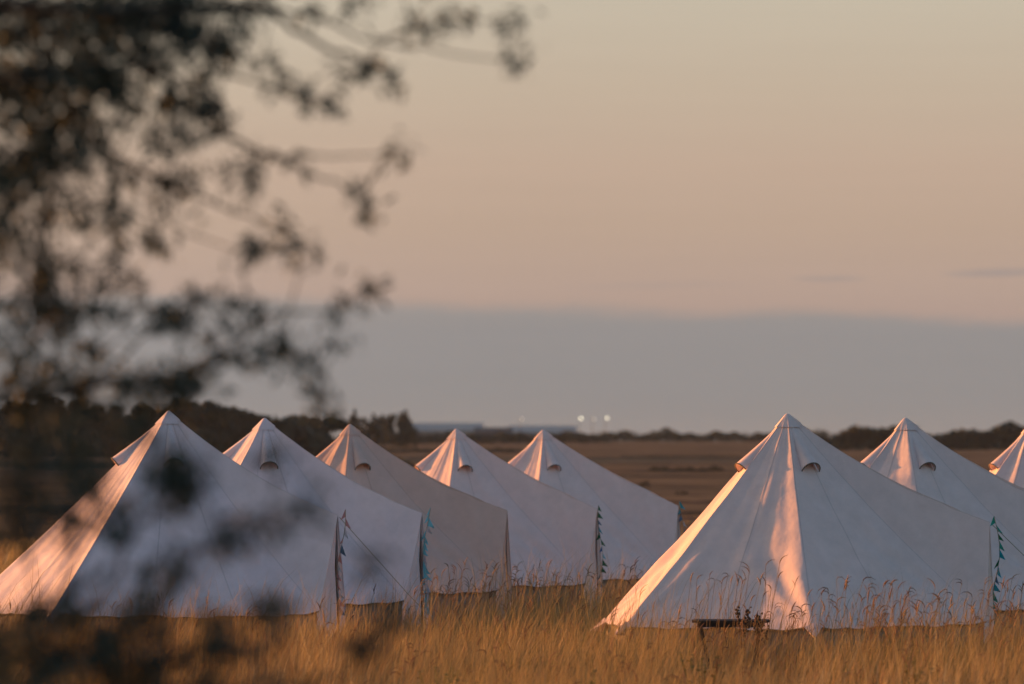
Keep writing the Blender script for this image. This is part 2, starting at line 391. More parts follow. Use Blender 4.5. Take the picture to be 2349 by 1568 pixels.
    for k in range(rows):
        f_ = k / (rows - 1)
        for i in hi:
            p = V[-1][i].copy(); o_ = rad[i]; ins = .05 + .03 * math.sin(i * .9) * f_ + .012 * math.sin(i * 2.3 + seed)
            W.append((p[0] - o_[0] * ins, p[1] - o_[1] * ins, (p[2] - .004) * (1 - f_) - .03 * f_))
    W = np.array(W); nw = len(hi); a_, b_ = np.meshgrid(np.arange(rows - 1), np.arange(nw - 1), indexing='ij'); q = (a_ * nw + b_).ravel()
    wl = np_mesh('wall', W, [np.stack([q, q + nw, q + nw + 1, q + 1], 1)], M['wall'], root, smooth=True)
    at = wl.data.attributes.new('seam', 'FLOAT', 'POINT'); at.data.foreach_set('value', np.full(len(W), .5, np.float32))
    # hooded vents
    for va in (50, 140, 220, 310):
        i = int(np.argmin(np.abs(ang - R(va)))); dirv = Vector((rad[i][0], rad[i][1], 0)); side = Vector((-dirv.y, dirv.x, 0))
        hv = []; hf = []; nr, ns = 9, 13
        slope = Vector(V[nt_ // 2][i] - V[2][i]).normalized(); nrm = side.cross(slope).normalized()
        if nrm.dot(dirv) < 0: nrm = -nrm
        for r_ in range(nr):
            g = r_ / (nr - 1); c = A + (B[i] - A) * (.045 + .215 * g); c = Vector(c); c.z -= sag * .6 * g
            hw = .016 + .098 * g ** .9; hh = .006 + .112 * g ** 1.25
            for s_ in range(ns):
                w = math.pi * s_ / (ns - 1)
                p = c + side * (hw * math.cos(w)) + nrm * (hh * math.sin(w) ** .8 - .004) + slope * (-.02 * math.sin(w) * g * g)
                if hw * abs(math.cos(w)) > 0: p -= nrm * (hw * math.cos(w)) ** 2 / (2 * (.05 + .55 * g)) 
                hv.append(p)
        for r_ in range(nr - 1):
            for s_ in range(ns - 1): hf.append((r_ * ns + s_, r_ * ns + s_ + 1, (r_ + 1) * ns + s_ + 1, (r_ + 1) * ns + s_))
        mb = MB(); mb.add(hv, hf); vo = mb.build('vent_hood', canvas, root, True)
        at = vo.data.attributes.new('seam', 'FLOAT', 'POINT'); at.data.foreach_set('value', np.full(len(hv), .5, np.float32))
        rim = MB(); rim.tube(hv[-ns:], .008, 4); rim.build('rim', M['hem'], vo)
        mv = []; e_ = hv[-ns:]; back = [p - slope * .02 for p in e_]
        c0 = Vector(A + (B[i] - A) * .225); 
        mm = MB(); mm.add([c0 - side * .085, c0 + side * .085, c0 + side * .06 + nrm * .045 - slope * .01, c0 - side * .06 + nrm * .045 - slope * .01], [(0, 1, 2, 3)])
        mm.build('shade_mesh_panel', M['shade_mesh'], vo)  # dark mesh patch put in for the shade under the hood
    # door: two curtain leaves between the slanting edges, parted over a dark gap, with a wooden pole
    pk3 = Vector((rd, 0, PK)); 
    for sgn in (-1, 1):
        dv = []; df = []; nr, ns = 16, 8; gap = .02 if sgn > 0 else gapw; hs = hd if sgn < 0 else hfar
        for r_ in range(nr):
            g = r_ / (nr - 1); z = (PK - .02) * (1 - g); 
            if z >= ZH: f_ = (PK - z) / (PK - ZH); ye = hs * f_; xe = rd + .05 * f_
            else: ye = hs; xe = rd + .05 - .02 * (ZH - z)
            yi = min(ye * .98, gap * min(1, g * 3))
            for s_ in range(ns):
                u_ = s_ / (ns - 1); y_ = yi + (ye - yi) * u_
                dv.append((xe - .02 - .025 * math.sin(u_ * 14 + sgn) * min(1, g * 2) - .05 * math.sin(math.pi * u_) * g, sgn * y_, max(z, .02)))
        for r_ in range(nr - 1):
            for s_ in range(ns - 1): df.append((r_ * ns + s_, r_ * ns + s_ + 1, (r_ + 1) * ns + s_ + 1, (r_ + 1) * ns + s_))
        mb = MB(); mb.add(dv, df); do = mb.build('door_flap', canvas, root, True)
        at = do.data.attributes.new('seam', 'FLOAT', 'POINT'); at.data.foreach_set('value', np.full(len(dv), .5, np.float32))
    mb = MB(); mb.tube([(rd - .05, .02, -.05), (rd - .05, .02, .9), (rd - .06, .01, PK - .05)], .016, 8); mb.build('door_pole', M['wood'], root, True)
    mb = MB(); mb.tube([(0, 0, -.02), (0, 0, apex - .02)], .022, 8); mb.build('centre_pole', M['wood'], root, True)
    # corner straps, guy lines and pegs
    for k in keys:
        if k[4] == 'S':
            a0 = math.atan2(k[1], k[0]); o_ = Vector((math.cos(a0), math.sin(a0), 0)); c = Vector(k[:3]); sd_ = Vector((-o_.y, o_.x, 0))
            mb = MB(); tip = c + o_ * .14 - Vector((0, 0, .10))
            mb.add([c + sd_ * .10 - o_ * .03, c - sd_ * .10 - o_ * .03, c + Vector((0, 0, .05)) - o_ * .03, tip + sd_ * .012, tip - sd_ * .012, c - Vector((0, 0, .12)) - o_ * .02],
                   [(2, 0, 3), (2, 3, 4), (2, 4, 1), (0, 5, 3), (5, 4, 3), (5, 1, 4)])
            st_ = mb.build('corner_strap', canvas, root)
            mb = MB(); pg = c + o_ * .62; pg.z = .05; mb.tube([tip, (tip + pg) / 2 - Vector((0, 0, .015)), pg], .006, 5); gr = mb.build('guy_rope', M['rope'], root)
            mb = MB(); mb.tube([pg + Vector((0, 0, -.12)) - o_ * .05, pg + o_ * .02 + Vector((0, 0, .03)), pg + o_ * .05 + Vector((0, 0, .025))], .006, 5); mb.build('peg', M['metal'], gr)
    if not rope: return root
    mb = MB(); pg = Vector((rd + 1.9, 0, .04)); mb.tube([(rd + .02, 0, PK - .03), (rd + .95, 0, PK / 2 - .02), pg], .0045, 5); gr = mb.build('guy_rope', M['rope'], root)
    mb = MB(); mb.tube([pg + Vector((-.05, 0, -.1)), pg + Vector((.03, 0, .04))], .006, 5); mb.build('peg', M['metal'], gr)
    return root

G6 = [(43, .03, 0), (71, 2.45, 1), (99, .0, 0), (126, 2.46, 1), (155, 2.17, 1)]
G1 = [(36, .03, 0), (63, .05, 0), (90, 2.46, 1), (114, .02, 0), (138, 2.54, 1), (164, .03, 0)]
def at_d(px, d): return ((px - 1174.5) / F * d, d, 0)
tents = {}
rows = [
    ('t1', 387, 69.5, 29, G1, 'bluish white bell tent at the left end behind dark leaves, pink bunting at its door', 'canvas_cool', 11, dict(rope=True, fold=.18, scl=1.02, bell=.05)),
    ('t2', 607, 75.5, 31, G1, 'bluish white bell tent second from left, pale blue bunting hanging at its door', 'canvas_cool', 12, dict(scl=1.01, rd=2.44, fold=.8)),
    ('t3', 803, 82.0, 20, G6, 'beige pinkish bell tent, darkest of its row, third from the left', 'canvas_beige', 13, dict(scl=1.0, rd=2.41, fold=1.3)),
    ('t4', 1047, 87.5, 26, G6, 'off white bell tent fourth from left, green and blue bunting on its door', 'canvas', 14, dict(scl=.992, rd=2.41, fold=1.3, rsag=.08)),
    ('t5', 1246, 93.0, 22, G6, 'farthest tent of the left row, turquoise flag at its door peak', 'canvas', 15, dict(fold=1.1, rsag=.06)),
    ('t6', 1806, 65.0, 15, G6, 'large bell tent at right front with orange lit side, behind the wooden table', 'canvas', 16, dict(rope=True, gapw=.04, fold=.85, scl=.993)),
    ('t7', 2077, 72.5, 16, G6, 'bell tent directly behind the large right front tent, peak and right slope showing', 'canvas', 17, dict(fold=1.5)),
    ('t8', 2366, 79.0, 16, G6, 'bell tent cut off by the right edge, only its lit left shoulder visible', 'canvas', 18, {}),
]
for k, px, d, th, G, lab, cm, sdd, kw in rows:
    tents[k] = make_tent(at_d(px, d), R(th), G, lab, M[cm], sdd, **kw)
tent_xy = [(tents[k].location.x, tents[k].location.y) for k in tents]
def tp(k, r, a, z):             # a point in the frame of a tent
    o = tents[k]; c, s_ = math.cos(o.rotation_euler.z), math.sin(o.rotation_euler.z)
    r, z = r * o.scale[0], z * o.scale[0]; x, y = r * math.cos(R(a)), -r * math.sin(R(a))
    return Vector((o.location.x + x * c - y * s_, o.location.y + x * s_ + y * c, z))

# ---------------------------------------------------------------- buntings
def bunting(pts, cols, label, size=.14, seed=0, n=10):
    rg = random.Random(seed); base = Vector(pts[-1]); base.z = 0
    root = empty('bunting', pts[0]); tag(root, label, 'bunting', 'strings of pennants at the tent doors')
    P_ = [Vector(p) for p in pts]; o0 = Vector(pts[0])
    mb = MB(); mb.tube([p - o0 for p in P_], .004, 5); mb.build('cord', M['rope'], root)
    seg = [(P_[i + 1] - P_[i]).length for i in range(len(P_) - 1)]; tot = sum(seg)
    for i in range(n):
        d = tot * (i + .35) / n; k = 0
        while k < len(seg) - 1 and d > seg[k]: d -= seg[k]; k += 1
        p = P_[k].lerp(P_[k + 1], min(1, d / seg[k])) - o0; t_ = (P_[k + 1] - P_[k]).normalized()
        a = rg.uniform(-.5, .5); dn = (Vector((.8 * rg.uniform(.4, 1.2) if rg.random() < .75 else -.5, .3 * a, -.75))).normalized()
        w = .8 * size * rg.uniform(.75, 1.1); h = w * 1.15
        sd_ = t_; v = []; f = []
        for r_ in range(5):
            g = r_ / 4; hw = w / 2 * (1 - g)
            for s_ in (-1, 0, 1):
                v.append(p + sd_ * (hw * s_) + dn * (h * g) + Vector((0, .018 * math.sin(g * 5 + s_ + i), 0)))
        for r_ in range(4):
            for s_ in range(2): f.append((r_ * 3 + s_, r_ * 3 + s_ + 1, r_ * 3 + s_ + 4, r_ * 3 + s_ + 3))
        mb = MB(); mb.add(v, f); mb.build('pennant', M[cols[i % len(cols)]], root)
    return root
def bpath(k, tw=.1, x0=2.42, z1=.5, seed=1):
    rg = random.Random(seed); out = []
    for i in range(9):
        g = i / 8; out.append(tp(k, x0 + .05 * math.sin(g * 6 + seed), tw * 20 * g, PK + .06 - (PK - z1) * g))
    return out
bunting(bpath('t1', .1, 2.42, .55, 1), ['pink', 'pink', 'pale', 'pink', 'navy', 'pink', 'pale'], 'dusty pink and pale pennants hanging down the door of the leftmost tent', .12, 1, 12)
bunting(bpath('t2', .1, 2.52, .45, 2), ['sky', 'sky', 'sky', 'pale', 'sky'], 'pale sky blue pennants bunched down the door of the second tent from the left', .14, 2, 18)
bunting([tp('t3', 2.47, -3, .62), tp('t3', 2.6, -5, .5), tp('t3', 2.95, -4, .38)], ['pale', 'pink', 'pale'], 'small white and pink pennants low beside the door pole of the beige tent', .10, 3, 4)
bunting(bpath('t4', .06, 2.47, .55, 4), ['green', 'green', 'navy', 'teal', 'green', 'green', 'blue', 'sky'], 'dark green, teal and blue pennants on the door of the fourth tent from left', .115, 4, 12)
bunting(bpath('t5', .07, 2.42, .7, 5), ['teal', 'teal', 'navy', 'pale', 'navy', 'sky'], 'turquoise and slate pennants at the door of the farthest tent in the left row', .13, 5, 11)
bunting(bpath('t6', -.02, 2.42, .55, 6), ['mint', 'mint', 'green', 'mint', 'teal', 'green', 'teal', 'navy', 'teal'], 'green and teal pennants hanging straight down at the door of the large right front tent', .115, 6, 13)

# ---------------------------------------------------------------- table in front of the right tent
tx, ty, tz = P(1676, 1421, 60.5)
root = empty('wooden_table', (tx, ty, 0), R(-4)); tag(root, 'small dark wooden trestle table half sunk in grass before the right front tent', 'table')
mb = MB()
for i in range(4): mb.box((0, -.21 + .14 * i, tz - .012 + .002 * (i % 2)), (.80 + .015 * (i % 3), .132, .026))
mb.build('table_top', M['darkwood'], root)
mb = MB()
mb.box((0, -.23, tz - .05), (.70, .02, .048)); mb.box((0, .23, tz - .05), (.70, .02, .048)); mb.build('apron', M['darkwood'], root)
for sx_ in (-1, 1):
    for sy_ in (-1, 1):
        mb = MB(); mb.tube([(sx_ * .33, sy_ * .2, tz - .03), (sx_ * .17, sy_ * .22, 0)], .014, 6); mb.build('leg', M['darkwood'], root)

# dark dock plants with round seed clusters
def dock(px, py, d, label, hgt, seed):
    rg = random.Random(seed); x, y, z = P(px, py, d)
    root = empty('dock_plant', (x, y, 0)); tag(root, label, 'wild plant', 'dark seeded dock plants')
    st = MB(); hd_ = MB()
    for k in range(7):
        a = rg.uniform(0, 6.28); r_ = rg.uniform(.03, .13); h = z + rg.uniform(-.16, .02)
        top = Vector((r_ * math.cos(a), r_ * math.sin(a), h)); mid = Vector((top.x * .3, top.y * .3, h * .6))
        st.tube([(0, 0, 0), mid, top], [.005, .004, .003], 5)
        for q_ in range(7):
            c = mid.lerp(top, .45 + .55 * q_ / 6) + Vector((rg.uniform(-.02, .02), rg.uniform(-.02, .02), 0)); s_ = rg.uniform(.009, .018)
            v = []; f = []
            for e_ in range(5):
                pr = s_ * math.sin(math.pi * (e_ + .35) / 5); pz = s_ * -math.cos(math.pi * (e_ + .35) / 5)
                for w in range(6): v.append(c + Vector((pr * math.cos(w * 1.047) * rg.uniform(.8, 1.2), pr * math.sin(w * 1.047), pz)))
            for e_ in range(4):
                for w in range(6): f.append((e_ * 6 + w, e_ * 6 + (w + 1) % 6, e_ * 6 + 6 + (w + 1) % 6, e_ * 6 + 6 + w))
            hd_.add(v, f)
    st.build('stem', M['dark_seed'], root); hd_.build('seed_head', M['dark_seed'], root)
dock(1703, 1388, 59.6, 'dark brown dock plant standing right in front of the wooden table', 1, 1)
dock(1738, 1402, 59.9, 'shorter dock plant at the right end of the wooden table', 1, 2)

# ---------------------------------------------------------------- meadow grass
def in_tent(x, y, pad=0):
    m = np.zeros(len(x), bool)
    for cx, cy in tent_xy: m |= (x - cx) ** 2 + (y - cy) ** 2 < (2.38 + pad) ** 2
    return m
def near_tent(x, y):
    m = np.full(len(x), 99.0)
    for cx, cy in tent_xy: m = np.minimum(m, np.sqrt((x - cx) ** 2 + (y - cy) ** 2) - 2.4)
    return m
def patch(x, y):
    return .5 + .25 * np.sin(x * 1.7 + np.sin(y * 1.1) * 2) + .25 * np.sin(y * .9 + x * .6 + 2)
WIND = np.array([.9, -.1])
def blades(n, y0, y1, hlo, hhi, w, side=4.0, lean=.28, pw=1.0):
    y = y0 + (y1 - y0) * rng.random(n) ** pw; x = (rng.random(n) * 2 - 1) * (.09 * y + side)
    # tufting: pull towards cell centres
    cx = np.round(x * 3.1) / 3.1; cy = np.round(y * 3.1) / 3.1; k = rng.random(n) * .55; x = x + (cx - x) * k; y = y + (cy - y) * k
    ok = ~in_tent(x, y, .02); x, y = x[ok], y[ok]; n = len(x)
    nt2 = near_tent(x, y)
    h = (hlo + (hhi - hlo) * rng.random(n)) * np.clip((200 - y) / 80, .12, 1) * (.60 + .75 * patch(x, y)) * np.clip(.45 + nt2 * .9, .45, 1)
    h *= np.where((np.abs(x - 2.28) < .62) & (y > 52) & (y < 60.4), .62, 1)     # flattened in front of the table
    az_ = rng.random(n) * 6.283; ln = lean * (.3 + rng.random(n)) * h
    dx = np.cos(az_) * ln * .8 + .16 * h; dy = np.sin(az_) * ln * .8
    wa = rng.random(n) * 6.283; wx = np.cos(wa) * w / 2 * (.6 + .8 * rng.random(n)); wy = np.sin(wa) * w / 2
    z0 = gz(x, y) - .03
    tint = np.clip(.42 * rng.random(n) + .58 * (.5 + 1.25 * (patch(x * .7 + 3, y * .8) - .5)) + .08 * rng.standard_normal(n), 0, 1)
    V = np.zeros((n, 7, 3)); 
    for i, (g, bend, wd) in enumerate(((0, 0, 1), (.45, .22, .85), (.8, .62, .55))):
        for s_, o_ in ((-1, 0), (1, 1)):
            V[:, i * 2 + o_, 0] = x + dx * bend + s_ * wx * wd; V[:, i * 2 + o_, 1] = y + dy * bend + s_ * wy * wd; V[:, i * 2 + o_, 2] = z0 + h * g
    V[:, 6, 0] = x + dx; V[:, 6, 1] = y + dy; V[:, 6, 2] = z0 + h * .97
    b_ = np.arange(n)[:, None] * 7
    Q = np.concatenate([b_ + np.array([[0, 1, 3, 2]]), b_ + np.array([[2, 3, 5, 4]])]); T_ = b_ + np.array([[4, 5, 6]])
    return V.reshape(-1, 3), Q, T_, np.repeat(tint, 7)
def merge(parts):
    Vs, Qs, Ts, tn = [], [], [], []; o = 0
    for V, Q, T_, t_ in parts:
        Vs.append(V); Qs.append(Q + o); Ts.append(T_ + o); tn.append(t_); o += len(V)
    return np.concatenate(Vs), [np.concatenate(Qs), np.concatenate(Ts)], np.concatenate(tn)
V, F_, tn = merge([blades(120000, 38, 66, .38, .70, .007, 3.2), blades(70000, 60, 100, .35, .70, .009, 4.0), blades(40000, 95, 240, .3, .6, .03, 4.0, pw=1.3),
                   blades(50000, 40, 100, .15, .35, .012, 3.5, .5), blades(13000, 46, 64, .65, 1.15, .005, 3.2, .5), blades(9000, 66, 90, .7, 1.2, .006, 3.2, .5)])
tg = np_mesh('tall_grass', V, F_, M['grass'], tint=tn)
tag(tg, 'dry golden meadow grass all round the tents', 'grass', kind='stuff')

def seeds(spots, hlo, hhi, droop=.06, sl=.10):
    """stalks with nodding feathery heads"""
    parts = []
    SV, SQ, HV, HQ, st_, ht = [], [], [], [], [], []
    for x, y, h in spots:
        z0 = float(gz(x, y)) - .02; a = random.uniform(0, 6.28); ln = h * random.uniform(.04, .22)
        dx = ln * math.cos(a) * .7 + h * .10; dy = ln * math.sin(a) * .7; tint = random.random()
        pts = [np.array([x + dx * g ** 2, y + dy * g ** 2, z0 + h * g]) for g in (0, .35, .7, 1)]
        wv = np.array([.0022, 0.0005, 0]); o = len(SV)
        for p in pts: SV += [p - wv, p + wv, p + np.array([0, .0022, 0])]; st_ += [.5 + tint * .4] * 3
        for i in range(3):
            for k in range(3): SQ.append((o + i * 3 + k, o + i * 3 + (k + 1) % 3, o + i * 3 + 3 + (k + 1) % 3, o + i * 3 + 3 + k))
        s1 = sl * random.uniform(.7, 1.5); sg = 1 if random.random() < .72 else -1; bend = random.uniform(.05, .6) if random.random() < .75 else random.uniform(.6, 1.4)
        for fk in range(random.choice((1, 1, 1, 2, 2, 3))):
            off = fk * .028; w_ = random.uniform(.003, .007); prev = None; oo = len(HV)
            for i in range(5):
                g = i / 4; th_ = bend * g * 1.6
                p = pts[-1] - np.array([0, 0, off]) + np.array([sg * s1 * math.sin(th_) * g, dy * .3 * g, s1 * (g * math.cos(th_))])
                w2 = w_ * math.sin(math.pi * (.12 + .8 * g)) 
                nx_, nz_ = math.cos(th_), -sg * math.sin(th_)
                HV += [p - np.array([nx_ * w2, 0, nz_ * w2]), p + np.array([0, w2, 0]), p + np.array([nx_ * w2, 0, nz_ * w2]), p - np.array([0, w2, 0])]; ht += [tint] * 4
            for i in range(4):
                for k in range(4): HQ.append((oo + i * 4 + k, oo + i * 4 + (k + 1) % 4, oo + i * 4 + 4 + (k + 1) % 4, oo + i * 4 + 4 + k))
            s1 *= .8; sg = -sg if random.random() < .5 else sg
    return np.array(SV), np.array(SQ), st_, np.array(HV), np.array(HQ), ht
spots = []
def sp(n, x0, x1, d0, d1, h0, h1):
    for _ in range(n):
        d = random.uniform(d0, d1); px = random.uniform(x0, x1); x = (px - 1174.5) / F * d
        if in_tent(np.array([x]), np.array([d]), .05)[0]: continue
        spots.append((x, d, h0 + (h1 - h0) * random.random() ** 1.6))
sp(650, -500, 2900, 46, 63, .50, .85)
sp(70, 1450, 2350, 56, 62, .7, 1.2)
sp(120, 1950, 2330, 55, 61, .7, 1.12)
sp(16, 1560, 1760, 57, 61, 1.15, 1.38); sp(10, 1880, 2080, 55, 60, 1.15, 1.42)
sp(120, 1950, 2900, 60, 67, .7, 1.1)
sp(170, 950, 1560, 68, 80, .7, 1.12); sp(110, 800, 1500, 62, 72, .6, 1.0)
sp(80, -100, 800, 56, 62, .55, .95); sp(200, 700, 1700, 80, 100, .5, .9)
SV, SQ, st_, HV, HQ, ht = seeds(spots, 0, 0)
V = np.concatenate([SV, HV]); 
o = np_mesh('seeding_grass', SV, [SQ], M['grass'], tint=st_); tag(o, 'taller bent grass stalks standing above the meadow', 'grass', kind='stuff')
o2 = np_mesh('seed_heads', HV, [HQ], M['seed'], parent=o, tint=ht); o2['kind'] = 'stuff'

# a few low green weeds in the foreground grass
def weed(px, py, d, label, seed):
    rg = random.Random(seed); x, y, z = P(px, py, d); root = empty('weed', (x, y, 0)); tag(root, label, 'wild plant', 'green weeds in the grass')
    st = MB(); lf = MB()
    for k in range(9):
        a = rg.uniform(0, 6.28); r_ = rg.uniform(.03, .2); h = z + rg.uniform(-.15, .03); top = Vector((r_ * math.cos(a), r_ * math.sin(a), h)); st.tube([(0, 0, 0), top * .5 + Vector((0, 0, .05)), top], .004, 4)
        for q_ in range(12):
            c = top * rg.uniform(.55, 1.0); b_ = rg.uniform(0, 6.28); u_ = Vector((math.cos(b_), math.sin(b_), rg.uniform(-.3, .6))) * .045; w_ = Vector((-u_.y, u_.x, .01)) * .35
            lf.add([c, c + u_ * .5 + w_, c + u_, c + u_ * .5 - w_], [(0, 1, 2, 3)])
    st.build('stem', M['weedm'], root); lf.build('foliage', M['weedm'], root)
M['weedm'] = mat('weed_green', (.08, .11, .03), .7, (9, (.12, .10, .03)), transl=.2)
weed(1018, 1533, 45.5, 'small green weed in the foreground grass below the tents in the middle', 1)
weed(1612, 1500, 49, 'green weed in the grass below the wooden table', 2)
weed(2100, 1510, 47, 'green leafy weed in the foreground grass below the right front tent', 3)
weed(1380, 1545, 45, 'low weed at the bottom edge left of the right front tent', 4)

# ---------------------------------------------------------------- far trees, hedges and sheds
def crown_mesh(name, seed, rx, rz, nclump, nleaf, leaf, zc, flat=1.0):
    rg = np.random.default_rng(seed); cl = []
    for _ in range(nclump):
        a = rg.uniform(0, 6.283); e = rg.uniform(-.8, 1); rr = rg.uniform(.25, .95)
        cl.append((rx * rr * math.cos(a) * math.sqrt(1 - min(.95, e * e) * .8), rx * flat * rr * math.sin(a) * .8, zc + rz * e * .85, rg.uniform(.2, .42)))
    V = []; n_ = nleaf // nclump
    for cx, cy, cz, cr in cl:
        p = rg.normal(size=(n_, 3)); p /= np.linalg.norm(p, axis=1)[:, None]; p *= (rg.random(n_) ** .4)[:, None]
        V.append(np.array([cx, cy, cz]) + p * np.array([rx * cr, rx * cr * flat, rz * cr * 1.1]))
    Pn = np.concatenate(V); m = len(Pn); d1 = rg.normal(size=(m, 3)); d1 /= np.linalg.norm(d1, axis=1)[:, None]; d2 = np.cross(d1, rg.normal(size=(m, 3))); d2 /= np.linalg.norm(d2, axis=1)[:, None]
    s_ = (leaf * (.6 + .8 * rg.random(m)))[:, None]
    Q = np.stack([Pn - d1 * s_, Pn - d2 * s_ * .6, Pn + d1 * s_, Pn + d2 * s_ * .6], 1).reshape(-1, 3)
    f = (np.arange(m)[:, None] * 4 + np.array([[0, 1, 2, 3]])); tn = np.repeat(np.clip(rg.random(m) * .6 + rg.random() * .3, 0, 1), 4)
    return Q, f, tn
def tree(name, loc, H, W, seed, label, group=None, cat='tree', trunk=.28, leaf=None, nl=1400):
    root = empty(name, loc); tag(root, label, cat, group)
    rg = random.Random(seed); mb = MB(); th_ = H * trunk
    mb.tube([(0, 0, -.5), (rg.uniform(-.1, .1), 0, th_), (rg.uniform(-.3, .3), .1, H * .75)], [H * .035, H * .028, H * .008], 7)
    for k in range(5):
        a = rg.uniform(0, 6.28); z = rg.uniform(th_ * .8, H * .55); mb.tube([(0, 0, z), (W * .3 * math.cos(a), W * .3 * math.sin(a), z + H * .2)], [H * .014, H * .004], 5)
    mb.build('trunk', M['bark'], root)
    cz = (th_ * .7 + H) / 2; Q, f, tn = crown_mesh('crown', seed, W / 2, (H - th_ * .7) / 2, 16, nl, leaf or H * .045, cz)
    np_mesh('crown', Q, [f], M['far_leaf'], root, tint=tn)
    return root
def fx(px, d): return (px - 1174.5) / F * d
def base(px, d): return (fx(px, d), d, float(gz(fx(px, d), d)) - .1)
def top_h(px, py, d): return P(px, py, d)[2] - base(px, d)[2]
# wood at the left, 620 to 760 m off
lw = [(-260, 915, 700, 150), (-140, 925, 660, 140), (-40, 932, 700, 120), (40, 936, 660, 110), (120, 925, 700, 120), (190, 932, 640, 100), (262, 927, 690, 100), (330, 935, 650, 90), (395, 938, 690, 100),
      (455, 928, 660, 120), (520, 940, 700, 95), (575, 955, 680, 75), (630, 966, 700, 80), (690, 962, 720, 75), (745, 955, 740, 70)]
for i, (px, py, d, w) in enumerate(lw):
    tree('woodland_tree', base(px, d), top_h(px, py, d) * 1.04, w / F * d * 1.5, 100 + i, 'dark broad tree in the shadowed wood behind the leftmost tents', 'trees of the wood behind the left tents', trunk=.10, nl=3200, leaf=.42)
# mass of undergrowth under them
def hedge(name, x0, x1, d, hpx, label, seed, kind=None, depth=3.0, nl=None, cat='hedge'):
    rg = np.random.default_rng(seed); X0, X1 = fx(x0, d), fx(x1, d); Lh = X1 - X0; H_ = hpx / F * d
    n_ = nl or int(min(9000, 60 * Lh)); xx = rg.random(n_) * Lh; xx2 = xx + X0
    prof = H_ * (.72 + .16 * np.sin(xx * 6.28 / (H_ * 5) + seed) + .14 * np.sin(xx * 6.28 / (H_ * 2.1) + seed * 2) + .1 * rg.random(n_))
    taper = np.clip(np.minimum(xx, Lh - xx) / (H_ * .8), .15, 1); zz = rg.random(n_) ** .6 * prof * taper; yy = (rg.random(n_) - .5) * depth
    ox, oy, oz = X0 + Lh / 2, d, float(gz(X0 + Lh / 2, d)) - .15
    zz = zz + gz(xx2, np.full(n_, d)) - oz - .1
    Pn = np.stack([xx - Lh / 2, yy, zz], 1); d1 = rg.normal(size=(n_, 3)); d1 /= np.linalg.norm(d1, axis=1)[:, None]; d2 = np.cross(d1, rg.normal(size=(n_, 3))); d2 /= np.linalg.norm(d2, axis=1)[:, None]
    s_ = (H_ * .11 * (.6 + .9 * rg.random(n_)))[:, None]
    Q = np.stack([Pn - d1 * s_ * 1.3, Pn - d2 * s_, Pn + d1 * s_ * 1.3, Pn + d2 * s_], 1).reshape(-1, 3); f = np.arange(n_)[:, None] * 4 + np.array([[0, 1, 2, 3]])
    o = np_mesh(name, Q, [f], M['far_leaf'], tint=np.repeat(rg.random(n_) * .8, 4)); o.location = (ox, oy, oz)
    tag(o, label, cat, kind=kind); return o
hedge('undergrowth', -420, 800, 690, 112, 'dense dark undergrowth below the wood at the left', 5, 'stuff', 30, 22000, 'undergrowth')
hedge('scrub', -420, 960, 480, 26, 'dark scrub along the near edge of the wood behind the leftmost tents', 6, 'stuff', 14, 7000, 'scrub')
# hedgerow trees from the sheds to the right edge
hr = [(808, 946, 950, 26), (832, 958, 960, 40), (856, 950, 950, 34), (880, 954, 950, 42), (905, 948, 940, 40), (930, 950, 950, 36), (940, 962, 960, 34),
      (1380, 990, 1300, 60), (1428, 988, 1300, 70), (1460, 994, 1320, 60), (1500, 988, 1300, 34), (1526, 982, 1290, 36), (1560, 996, 1300, 70), (1620, 994, 1300, 80), (1680, 996, 1290, 70), (1728, 987, 1280, 40),
      (1760, 996, 1300, 60), (1880, 985, 1150, 46), (1915, 992, 1150, 70), (1975, 986, 1100, 40), (2015, 984, 1100, 80), (2065, 990, 1100, 70), (2190, 1004, 1000, 90), (2243, 992, 1000, 74), (2312, 986, 950, 46), (2345, 998, 950, 60), (2400, 990, 950, 80), (2470, 985, 950, 90)]
special = {808: 'thin upright tree at the left end of the cluster beside the distant sheds', 1428: 'rounded bush tree on the horizon right of the two lamps', 1526: 'taller spiky tree standing out of the hedgerow between the tent rows',
           1728: 'upright tree on the horizon just left of the right front tent peak', 1880: 'small tree on the horizon just right of the right front tent peak', 2243: 'broad rounded tree on the horizon between the two rightmost peaks', 2312: 'pointed dark tree on the horizon near the right edge'}
for i, (px, py, d, w) in enumerate(hr):
    if px in special: tree('hedgerow_tree', base(px, d), top_h(px, py, d), w / F * d * 1.15, 200 + i, special[px], trunk=.12, nl=900)
    elif px < 960: tree('hedgerow_tree', base(px, d), top_h(px, py, d), w / F * d * 1.15, 200 + i, 'dark tree in the cluster left of the distant pale sheds', 'trees beside the distant sheds', trunk=.12, nl=900)
    else: tree('hedgerow_tree', base(px, d), top_h(px, py, d), w / F * d * 1.15, 200 + i, 'low dark tree merging into the hedgerow along the horizon', 'low trees along the horizon', trunk=.1, nl=900)
hedge('hedge', 760, 1400, 1180, 26, 'dark hedge on the horizon in front of the distant sheds', 7, None, 6, 5000)
hedge('hedge', 1300, 1860, 1280, 24, 'dark hedge along the horizon between the two tent rows', 8, None, 6, 5000)
hedge('hedge', 1800, 2700, 900, 56, 'dark hedge along the horizon behind the right tents', 9, None, 6, 7000)
hedge('hedge', 840, 1200, 880, 13, 'thin dark hedge crossing the field below the distant sheds', 10, None, 3, 2500)
hedge('hedge', 1480, 1665, 470, 13, 'short dark hedge in the middle of the far field between the rows', 11, None, 3, 1500)
hedge('hedge', 1420, 1700, 730, 8, 'faint thin hedge across the upper far field between the rows', 12, None, 3, 1500)
